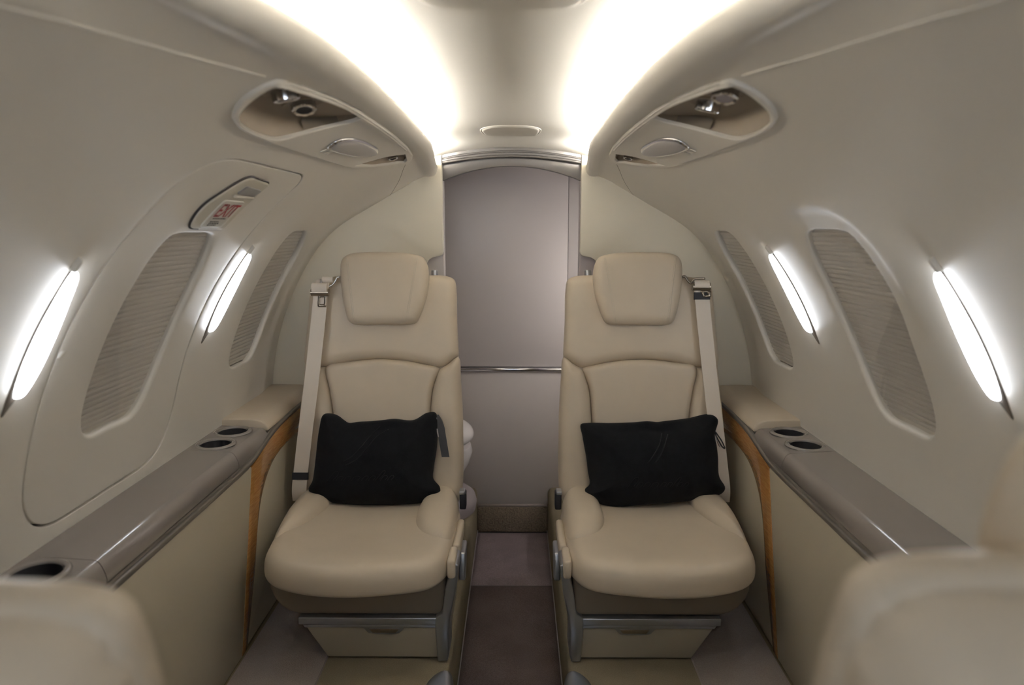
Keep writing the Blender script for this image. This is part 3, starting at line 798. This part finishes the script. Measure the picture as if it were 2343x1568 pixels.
# ------------------------------------------------------------------ seats
SL = Vector((0, .187, .982))           # up along the backrest
NF = Vector((0, -.982, .187))          # out of the backrest, towards the sitter
def bframe(s, off=0., y0=1.93):
    o = Vector((0, y0, .42))
    def f(u, v, w):
        p = o + SL*((v-.42)/.982) + NF*(w+off); return (s*u, p.y, p.z)
    return f
def make_seat(s, label):
    """s=+1 builds a seat on the right of the aisle facing forward (inboard side towards x=0)"""
    cx = .372
    t = thing('passenger_seat', (s*cx, 1.70, .17), label, 'seat', 'cream leather cabin seats')
    L = M['leather']
    n = lambda pts: [(u, v) for u, v in pts]
    # backrest
    full = spline([(.1615, 1.028), (.163, 1.022), (.168, 1.043), (.186, 1.052), (.24, 1.055), (.40, 1.056), (.52, 1.050), (.566, 1.040), (.578, 1.020), (.586, .96), (.598, .844), (.612, .656), (.622, .45), (.60, .395),
                   (.40, .385), (.165, .395), (.142, .45), (.141, .657), (.1515, .807), (.1585, .92)], 170)
    body = inflate('backrest', full, bframe(s), L, t, Tf=.010, Tb=.085, r=.030, rb=.06, rings=16)
    up = spline([(.5795, 1.022), (.566, 1.040), (.52, 1.050), (.40, 1.056), (.24, 1.055), (.186, 1.0515), (.168, 1.043), (.1625, 1.020), (.1595, .92), (.1555, .840), (.1555, .829),
                 (.164, .8215), (.185, .805), (.209, .796), (.255, .806), (.293, .8125), (.382, .8195), (.472, .8115), (.533, .799), (.570, .797), (.592, .800), (.5985, .808), (.5965, .85), (.588, .94)], 190)
    inflate('upper_panel', grow(up, .0032), bframe(s, .004), L, body, Tf=.030, Tb=.02, r=.030, p=2.1, rings=18)
    cen = spline([(.534, .7935), (.472, .8065), (.382, .8145), (.293, .8085), (.255, .801), (.2095, .7895), (.2195, .762), (.2290, .731), (.2355, .657), (.238, .56), (.239, .44), (.26, .40), (.40, .392), (.49, .40), (.505, .44), (.508, .56), (.511, .656), (.523, .731)], 170)
    inflate('center_panel', grow(cen, .0032), bframe(s, .004), L, body, Tf=.031, Tb=.02, r=.018, p=2.2, rings=20)
    inb = spline([(.1545, .821), (.163, .816), (.184, .7985), (.2055, .785), (.2145, .762), (.2240, .729), (.2305, .657), (.233, .56), (.234, .44), (.22, .40), (.165, .40), (.145, .44), (.1415, .56), (.1425, .657), (.1485, .76)], 130)
    inflate('bolster', grow(inb, .0032), bframe(s, .004), L, body, Tf=.040, Tb=.02, r=.035, p=2.1, rings=14)
    outb = spline([(.5945, .793), (.565, .7905), (.5385, .7915), (.5325, .762), (.5275, .731), (.516, .656), (.513, .56), (.511, .44), (.53, .40), (.60, .405), (.6195, .45), (.616, .56), (.610, .656), (.600, .75)], 130)
    inflate('bolster', grow(outb, .0032), bframe(s, .004), L, body, Tf=.036, Tb=.02, r=.035, p=2.1, rings=14)
    # back shell with a seam all round, seen on the nearer pair
    sh = spline([(.205, 1.012), (.26, 1.028), (.40, 1.030), (.50, 1.022), (.540, .985), (.555, .86), (.575, .60), (.575, .46), (.40, .45), (.185, .46), (.180, .60), (.186, .86), (.190, .96)], 130)
    inflate('back_shell', sh, bframe(s, -.078), M['leather2'], body, Tf=.02, Tb=.020, r=.022, rings=12)
    # headrest
    hr = spline([(.466, 1.112), (.372, 1.119), (.282, 1.113), (.250, 1.102), (.236, 1.066), (.240, 1.001), (.262, .935), (.272, .920), (.290, .9145), (.371, .9130), (.446, .9145), (.462, .922), (.472, .945), (.484, 1.001), (.4895, 1.069), (.484, 1.098)], 150)
    hd = inflate('headrest', hr, bframe(s, .042), L, t, Tf=.026, Tb=.062, r=.034, rb=.05, p=2.2, rings=18)
    hf = bframe(s, .042)
    for sd in (1, -1):
        for k, off in enumerate((0, .0045)):
            pts = []
            for q in np.linspace(0, 1, 14):
                v = 1.100-.178*q; u = (.362+sd*(.098-off-.030*q)) if sd < 0 else (.362+(.106-off-.022*q-.0))
                pts.append(hf(u, v, .0262 - .004*max(0, (q-.85)/.15) - (.006 if q < .05 else 0)))
            tube('stitch_line', pts, .0006, M['leather2'], hd, seg=6)
    post = lathe('headrest_post', [(.0, .018), (.008, .018), (.010, .015), (.010, -.01)], hf(.2260, 1.058, -.060), M['silver'], t, 16)
    # seat cushion
    cu = spline([(.372, 1.432), (.46, 1.443), (.535, 1.475), (.572, 1.520), (.588, 1.60), (.598, 1.72), (.594, 1.86), (.56, 1.93), (.372, 1.945), (.19, 1.93), (.145, 1.86), (.136, 1.72), (.139, 1.60), (.148, 1.520), (.180, 1.470), (.27, 1.442)], 180)
    f = lambda u, v, w: (s*u, v, .402 + w + .018*(1.46-v)*0 - .03*max(0, v-1.6))
    def extra(u, v, d):
        return -.012*np.exp(-((u-.372)/.13)**2)*sstep(1.50, 1.62, v)
    cush = inflate('seat_cushion', cu, f, L, t, Tf=.050, Tb=.022, r=.046, rb=.028, p=2.7, rings=24, extra=extra)
    # side wings of the cushion, set off by a crease
    wo = spline([(.583, 1.612), (.572, 1.600), (.550, 1.632), (.528, 1.680), (.507, 1.76), (.497, 1.83), (.495, 1.90), (.53, 1.935), (.574, 1.915), (.591, 1.86), (.592, 1.72)], 110)
    inflate('bolster', wo, lambda u, v, w: (s*u, v, (.414)+.019*float(sstep(1.59, 1.76, v))+w-.028*max(0, v-1.6)), L, cush, Tf=.047, Tb=.045, r=.040, p=2.3, rings=16)
    wi = spline([(.147, 1.606), (.160, 1.594), (.190, 1.602), (.224, 1.640), (.242, 1.69), (.249, 1.76), (.247, 1.83), (.244, 1.90), (.21, 1.93), (.168, 1.915), (.146, 1.86), (.142, 1.72)], 110)
    inflate('bolster', wi, lambda u, v, w: (s*u, v, (.414)+.019*float(sstep(1.59, 1.76, v))+w-.028*max(0, v-1.6)), L, cush, Tf=.047, Tb=.045, r=.040, p=2.3, rings=16)
    # skirt, base, drawer
    sk = [(.150, .388), (.568, .388), (.570, .350), (.562, .326), (.546, .304), (.526, .290), (.503, .283), (.153, .283)]
    front_y = 1.537
    prism('seat_skirt', [(s*x, z) for x, z in sk], 'y', front_y, 1.90, M['taupe'], t, bev=.012, seg=4)
    bs = [(.156, .286), (.503, .286), (.434, .171), (.152, .171)]
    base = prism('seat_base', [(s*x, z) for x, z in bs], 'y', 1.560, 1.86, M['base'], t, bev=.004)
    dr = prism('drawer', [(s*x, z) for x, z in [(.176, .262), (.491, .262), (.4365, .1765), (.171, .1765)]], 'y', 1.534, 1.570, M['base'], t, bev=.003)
    prism('drawer_lip', [(s*x, z) for x, z in [(.174, .2640), (.492, .2640), (.4875, .2565), (.348, .2565), (.336, .2425), (.318, .2395), (.278, .2395), (.262, .2425), (.250, .2565), (.174, .2565)]], 'y', 1.5285, 1.566, M['silver'], dr, bev=.0012, seg=2)
    prism('handle', [(s*x, z) for x, z in [(.334, .2545), (.326, .2445), (.270, .2445), (.262, .2545)]], 'y', 1.5265, 1.534, M['bronze'], dr, bev=.0015, seg=2)
    box('base_strip', (min(s*.158, s*.502), 1.527, .2640), (max(s*.158, s*.502), 1.566, .2830), M['silver'], t, .003)
    lg = [(.1180, .418), (.1270, .424), (.1400, .400), (.1505, .360), (.1590, .296), (.1740, .2865), (.1760, .2680), (.1715, .172), (.1480, .172), (.1435, .19), (.1440, .250), (.1400, .290), (.1270, .345)]
    prism('leg', [(s*x, z) for x, z in lg], 'y', 1.523, 1.600, M['silver'], t, bev=.004)
    # folded arm rest and its bracket on the aisle side
    ar = box('armrest', (min(s*.1255, s*.1455), 1.515, .388), (max(s*.1255, s*.1455), 1.595, .434), L, t, .007)
    box('armrest_pad', (min(s*.1215, s*.140), 1.602, .394), (max(s*.1215, s*.140), 1.76, .432), L, ar, .007)
    prism('armrest_bracket', [(1.625, .40), (1.70, .40), (1.640, .325), (1.610, .335)], 'x', s*.126, s*.110, M['silver'], ar, bev=.004)
    # lap belt buckle at the aisle side
    bk = box('lap_belt_buckle', (min(s*.124, s*.142), 1.845, .420), (max(s*.124, s*.142), 1.880, .468), M['blackp'], t, .004)
    box('buckle_tip', (min(s*.127, s*.143), 1.842, .464), (max(s*.127, s*.143), 1.874, .4745), M['silver'], bk, .003)
    # shoulder belt
    bf = bframe(s, .012)
    cl = spline([(.5365, 1.040, .034), (.5395, 1.020, .046), (.5425, .985, .046), (.552, .88, .047), (.566, .74, .049), (.580, .62, .050), (.591, .52, .049), (.598, .455, .046), (.6005, .42, .03)], 60, False)
    V = []; F = []
    for i, (u, v, w) in enumerate(cl):
        for du, dw in ((-.0205, 0), (.0205, 0), (.0205, .002), (-.0205, .002)): V.append(bf(u+du, v, w+dw))
    for j in range(len(cl)-1):
        for k in range(4): F.append((j*4+k, j*4+(k+1) % 4, (j+1)*4+(k+1) % 4, (j+1)*4+k))
    F.append((0, 1, 2, 3)); F.append(tuple(len(V)-4+k for k in range(4)))
    bl = sharp(obj('shoulder_belt', V, F, M['belt'], t), 40)
    def roll(name, u0, u1, v, w, r, mat, par, n=20, e=1.):
        P = []; FF = []
        for u in np.linspace(u0, u1, 6):
            for k in range(n):
                a = 2*math.pi*k/n; P.append(bf(u, v+r*math.cos(a)*e, w+r*math.sin(a)))
        for j in range(5):
            for k in range(n): FF.append((j*n+k, j*n+(k+1) % n, (j+1)*n+(k+1) % n, (j+1)*n+k))
        FF.append(tuple(range(n))); FF.append(tuple(5*n+k for k in range(n)))
        return sharp(obj(name, P, FF, mat, par), 40)
    if s < 0:
        roll('belt_loop', .5200, .5630, 1.014, .054, .0125, M['belt'], bl, e=1.25)
        gd = roll('belt_guide', .5165, .5665, 1.003, .052, .0105, M['bronze'], bl)
        roll('belt_loop', .5080, .5380, 1.040, .040, .0085, M['belt'], bl)
        ring = [(.541, 1.041), (.541, 1.028), (.532, 1.022), (.514, 1.022), (.505, 1.030), (.495, 1.046), (.488, 1.047)]
        tube('shoulder_ring', [bf(u, v, .042) for u, v in spline(ring, 30, False)], .0032, M['chrome'], bl, seg=8)
        tg = [(.5430, .998), (.5445, .962), (.5195, .962), (.5180, .998)]
        V2, F2 = cdt([rounded(tg, .004, 48), rounded([(.5375, .989), (.5385, .970), (.5265, .970), (.5260, .989)], .002, 32)], .01, lambda a, b, d: bf(a+.004, b, .0525+d), [(0, [(.0, -.0015)]), (1, [(0, -.0015)])])
        weld(obj('buckle_tongue', V2, F2, M['bronze'], bl))
        bandv = .492
    else:
        roll('belt_loop', .5180, .5600, 1.024, .052, .0115, M['belt'], bl, e=1.1)
        roll('belt_guide', .5140, .5640, 1.020, .050, .0115, M['bronze'], bl)
        ring = [(.552, 1.043), (.520, 1.041), (.512, 1.030), (.504, 1.036), (.494, 1.050), (.488, 1.048)]
        tube('shoulder_ring', [bf(u, v, .042) for u, v in spline(ring, 30, False)], .0032, M['bronze'], bl, seg=8)
        tg = [(.536, 1.008), (.5665, 1.008), (.5665, .990), (.5440, .990)]
        V2, F2 = cdt([rounded(tg, .003, 48), rounded([(.546, 1.003), (.555, 1.003), (.558, .996), (.549, .996)], .001, 32)], .01, lambda a, b, d: bf(a, b, .0545+d), [(0, [(.0, -.0015)]), (1, [(0, -.0015)])])
        weld(obj('buckle_tongue', V2, F2, M['bronze'], bl))
        bandv = .994
    # black keeper round the webbing
    uu = np.interp(-bandv, -cl[:, 1], cl[:, 0]); ww = np.interp(-bandv, -cl[:, 1], cl[:, 2])
    P = []
    for du, dv, dw in ((-.0225, -.008, -.002), (.0225, -.008, -.002), (.0225, .008, -.002), (-.0225, .008, -.002), (-.0225, -.008, .0045), (.0225, -.008, .0045), (.0225, .008, .0045), (-.0225, .008, .0045)):
        P.append(bf(uu+du, bandv+dv*1.25, ww+dw))
    obj('belt_keeper', P, [(0, 1, 2, 3), (4, 5, 6, 7), (0, 1, 5, 4), (1, 2, 6, 5), (2, 3, 7, 6), (3, 0, 4, 7)], M['blackp'], bl, smooth=False)
    return t
seatL = make_seat(-1, 'cream leather seat on the left of the aisle, holding a black pillow')
seatR = make_seat(1, 'cream leather seat on the right of the aisle, holding a black pillow')

def copy_tree(o, parent=None):
    c = o.copy(); COL.objects.link(c)
    if parent is not None: c.parent = parent
    for ch in list(o.children):
        if not ch.name.startswith('headrest_post'): copy_tree(ch, c)
    return c
def place_front(src, x, y, label, hx=0., rz=0., sz=1.):
    c = copy_tree(src); c.location = (x, y, .17); c.rotation_euler = (0, 0, math.pi+math.radians(rz)); c['label'] = label; c.scale = (1, 1, sz)
    for ch in c.children:
        if ch.name.startswith('headrest'): ch.location.x += hx
    return c
place_front(seatR, -.375, .645, 'blurred back of the front seat in the lower left corner of the photo', hx=.075, sz=.970)
place_front(seatL, .372, .625, 'blurred back of the front seat in the lower right corner, headrest rising at the edge', hx=-.010)

# grey seat rail end fittings on the platforms
for s, side in ((-1, 'left'), (1, 'right')):
    pl = spline([(.133, 1.470), (.150, 1.478), (.172, 1.462), (.188, 1.43), (.192, 1.36), (.135, 1.36)], 60)
    o = inflate('seat_rail_fitting', pl, lambda u, v, w: (s*u, v, .171+w), M['silver'], None, Tf=.020, Tb=.0005, r=.022, rings=10)
    tag(o, 'grey metal rail end cap on the floor in front of the %s rear seat' % side, 'rail end cap', 'seat rail end caps')

# ------------------------------------------------------------------ pillows
PN = Vector((0, -1, .35)).normalized(); PU = Vector((0, .35, 1)).normalized()
def pframe(y0=1.835, off=0.):
    o = Vector((0, y0, .42))
    def f(u, v, w):
        p = o + PU*((v-.42)/PU.z) + PN*(w+off); return (u, p.y, p.z)
    return f
pil_left = [(-.531, .672), (-.504, .674), (-.488, .668), (-.472, .657), (-.459, .650), (-.430, .653), (-.392, .655), (-.360, .658), (-.33, .661), (-.275, .658), (-.238, .677), (-.214, .678), (-.207, .663), (-.206, .63), (-.208, .583), (-.216, .526), (-.216, .504), (-.197, .482),
            (-.197, .465), (-.221, .450), (-.251, .441), (-.371, .436), (-.492, .441), (-.548, .460), (-.563, .475), (-.553, .497), (-.549, .53), (-.547, .56), (-.541, .634)]
pil_right = [(.198, .647), (.217, .651), (.28, .651), (.346, .653), (.385, .656), (.415, .654), (.431, .656), (.50, .664), (.555, .675), (.573, .672), (.585, .659), (.574, .619), (.578, .59), (.580, .562), (.581, .511), (.596, .483), (.587, .468),
             (.508, .450), (.376, .439), (.267, .434), (.214, .460), (.207, .477), (.220, .490), (.216, .525), (.212, .561), (.205, .60), (.202, .618)]
def make_pillow(pts, label, s):
    Q = spline(pts, 200); cx, cz = Q[:, 0].mean(), Q[:, 1].mean()
    f = pframe()
    t = thing('throw_pillow', f(cx, cz, 0), label, 'pillow', 'black pillows on the rear seats')
    rnd = np.random.RandomState(3 if s < 0 else 8)
    waves = [(rnd.uniform(-1, 1), rnd.uniform(-1, 1), rnd.uniform(18, 46), rnd.uniform(0, 6.28), rnd.uniform(.0006, .0017)) for _ in range(9)]
    T, r = .062, .115
    def ex(u, v, d):
        w = np.zeros_like(u)
        for a, b, k, ph, am in waves: w = w + am*np.sin(k*(a*u+b*v)*1.5+ph)
        w = w - .014*np.exp(-(((u-cx)/.10)**2+((v-cz-.10)/.05)**2))       # slack top edge
        return w*sstep(0, .03, d)
    inflate('pillow_cover', Q, f, M['black'], t, Tf=T, Tb=.045, r=r, p=2.0, rings=30, extra=ex)
    def hsurf(u, v):
        uv = np.array([[u, v]]); d = seg_dist(uv, Q)
        return float((T*(1-(1-np.clip(d/r, 0, 1))**2)**.5 + ex(uv[:, 0], uv[:, 1], d))[0])
    on = lambda u, v, e=.0012: f(u, v, hsurf(u, v)+e)
    # stitched emblem: two long strokes over italic lettering
    if s < 0: st = [[(-.455, .548), (-.430, .563), (-.405, .590), (-.385, .618), (-.365, .640)], [(-.449, .538), (-.420, .553), (-.395, .580), (-.370, .612), (-.340, .632)]]; tx = (-.502, .497, .205, .026, .16)
    else: st = [[(.372, .545), (.392, .568), (.408, .594), (.420, .622)], [(.392, .545), (.410, .568), (.424, .594), (.436, .620)]]; tx = (.318, .484, .185, .026, .06)
    for q in st:
        tube('stitched_emblem', [on(a, b, .0004) for a, b in spline(q, 26, False)], .0014, M['thread'], t, seg=6)
    # tone-on-tone stitched script: tall first letter, small loops, one tall letter near the end
    def script(k, h, wd):
        sl = .45
        x0 = k
        return [(x0, 0), (x0+sl*h*.9, h*.9), (x0+wd*.28+sl*h, h), (x0+wd*.60+sl*h*.8, h*.78), (x0+wd*.62+sl*h*.1, h*.08)]
    xx = 0.; words = [(1.9, .9), (.9, .8), (.9, .8), (.9, 1.0), (.9, .7), (.9, .7), (1.9, .5), (.9, .7), (.9, .6)]
    tot = sum(w_ for _, w_ in words)
    for h_, w_ in words:
        pts = []
        for a, b in script(xx, h_, w_):
            u = tx[0]+tx[2]*(a/(tot+.8)); v = tx[1]+tx[3]*b*.52+tx[4]*.10*tx[2]*(a/tot)
            pts.append(on(u, v, .0002))
        tube('stitched_lettering', spline(pts, 20, False), .0007, M['thread'], t, seg=5)
        xx += w_
    if s < 0:
        g = lambda a, b, w: f(a, b, w)
        ctr = spline([(-.208, .672, .004), (-.200, .655, .008), (-.1935, .620, .008), (-.187, .585, .006), (-.182, .560, .005)], 24, False)
        V = []; F = []
        for i, (a, b, w) in enumerate(ctr):
            hw = .004+.0068*min(1, i/8.)
            for du, dw in ((-hw, 0), (hw, 0), (hw, .0016), (-hw, .0016)): V.append(g(a+du, b, w+dw))
        for j in range(len(ctr)-1):
            for k in range(4): F.append((j*4+k, j*4+(k+1) % 4, (j+1)*4+(k+1) % 4, (j+1)*4+k))
        F.append((0, 1, 2, 3)); F.append(tuple(len(V)-4+k for k in range(4)))
        sharp(obj('carry_strap', V, F, M['blackp'], t), 40)
        for q in range(3):
            tube('zip_puller', [g(-.2105+.0015*math.cos(a), .660-.010*q+.0042*math.sin(a), .010) for a in np.linspace(0, 6.283, 14, endpoint=False)], .0012, M['chrome'], t, seg=6, closed=True)
        tube('zip_puller', [g(-.2075, .634, .010), (g(-.2050, .622, .011)), g(-.203, .612, .011)], .0020, M['greyp'], t, seg=8)
    else:
        g = lambda a, b, w: f(a, b, w)
        lp = [(.575, .628, .006), (.582, .617, .010), (.590, .604, .012), (.597, .590, .010), (.600, .584, .006), (.594, .588, .004), (.586, .602, .002), (.578, .618, .002)]
        tube('carry_loop', [g(*q) for q in spline(lp, 50)], .0022, M['blackp'], t, seg=8, closed=True, flat=.6)
        tube('zip_puller', [g(.576, .618, .008), g(.5765, .610, .009), g(.580, .598, .009), (g(.585, .588, .008))], .0011, M['chrome'], t, seg=6)
make_pillow(pil_left, 'black fleece pillow with a hanging strap on the left rear seat', -1)
make_pillow(pil_right, 'black fleece pillow with a looped tab on the right rear seat', 1)

# ------------------------------------------------------------------ camera, world, view
cam = bpy.data.cameras.new('camera'); co = bpy.data.objects.new('camera', cam); COL.objects.link(co)
pitch = math.atan(266/1600.); yaw = math.atan(11.5/1600.)
co.location = (.0175, 0, 1.2); co.rotation_euler = (math.pi/2-pitch, 0, yaw)
cam.sensor_width = 36; cam.lens = 36*1600/2343.; cam.clip_start = .02
cam.dof.use_dof = True; cam.dof.focus_distance = 1.85; cam.dof.aperture_fstop = 3.4
SC.camera = co

w = bpy.data.worlds.new('daylight'); SC.world = w; w.use_nodes = True
bg = w.node_tree.nodes['Background']; bg.inputs['Color'].default_value = (.80, .88, 1.0, 1); bg.inputs['Strength'].default_value = 3.3

vs = SC.view_settings
vs.view_transform = 'Standard'; vs.look = 'None'; vs.exposure = .93; vs.gamma = 1.; vs.use_curve_mapping = False
SC.cycles.use_denoising = True
SC.cycles.max_bounces = 10; SC.cycles.diffuse_bounces = 7
SC.cycles.sample_clamp_indirect = 6
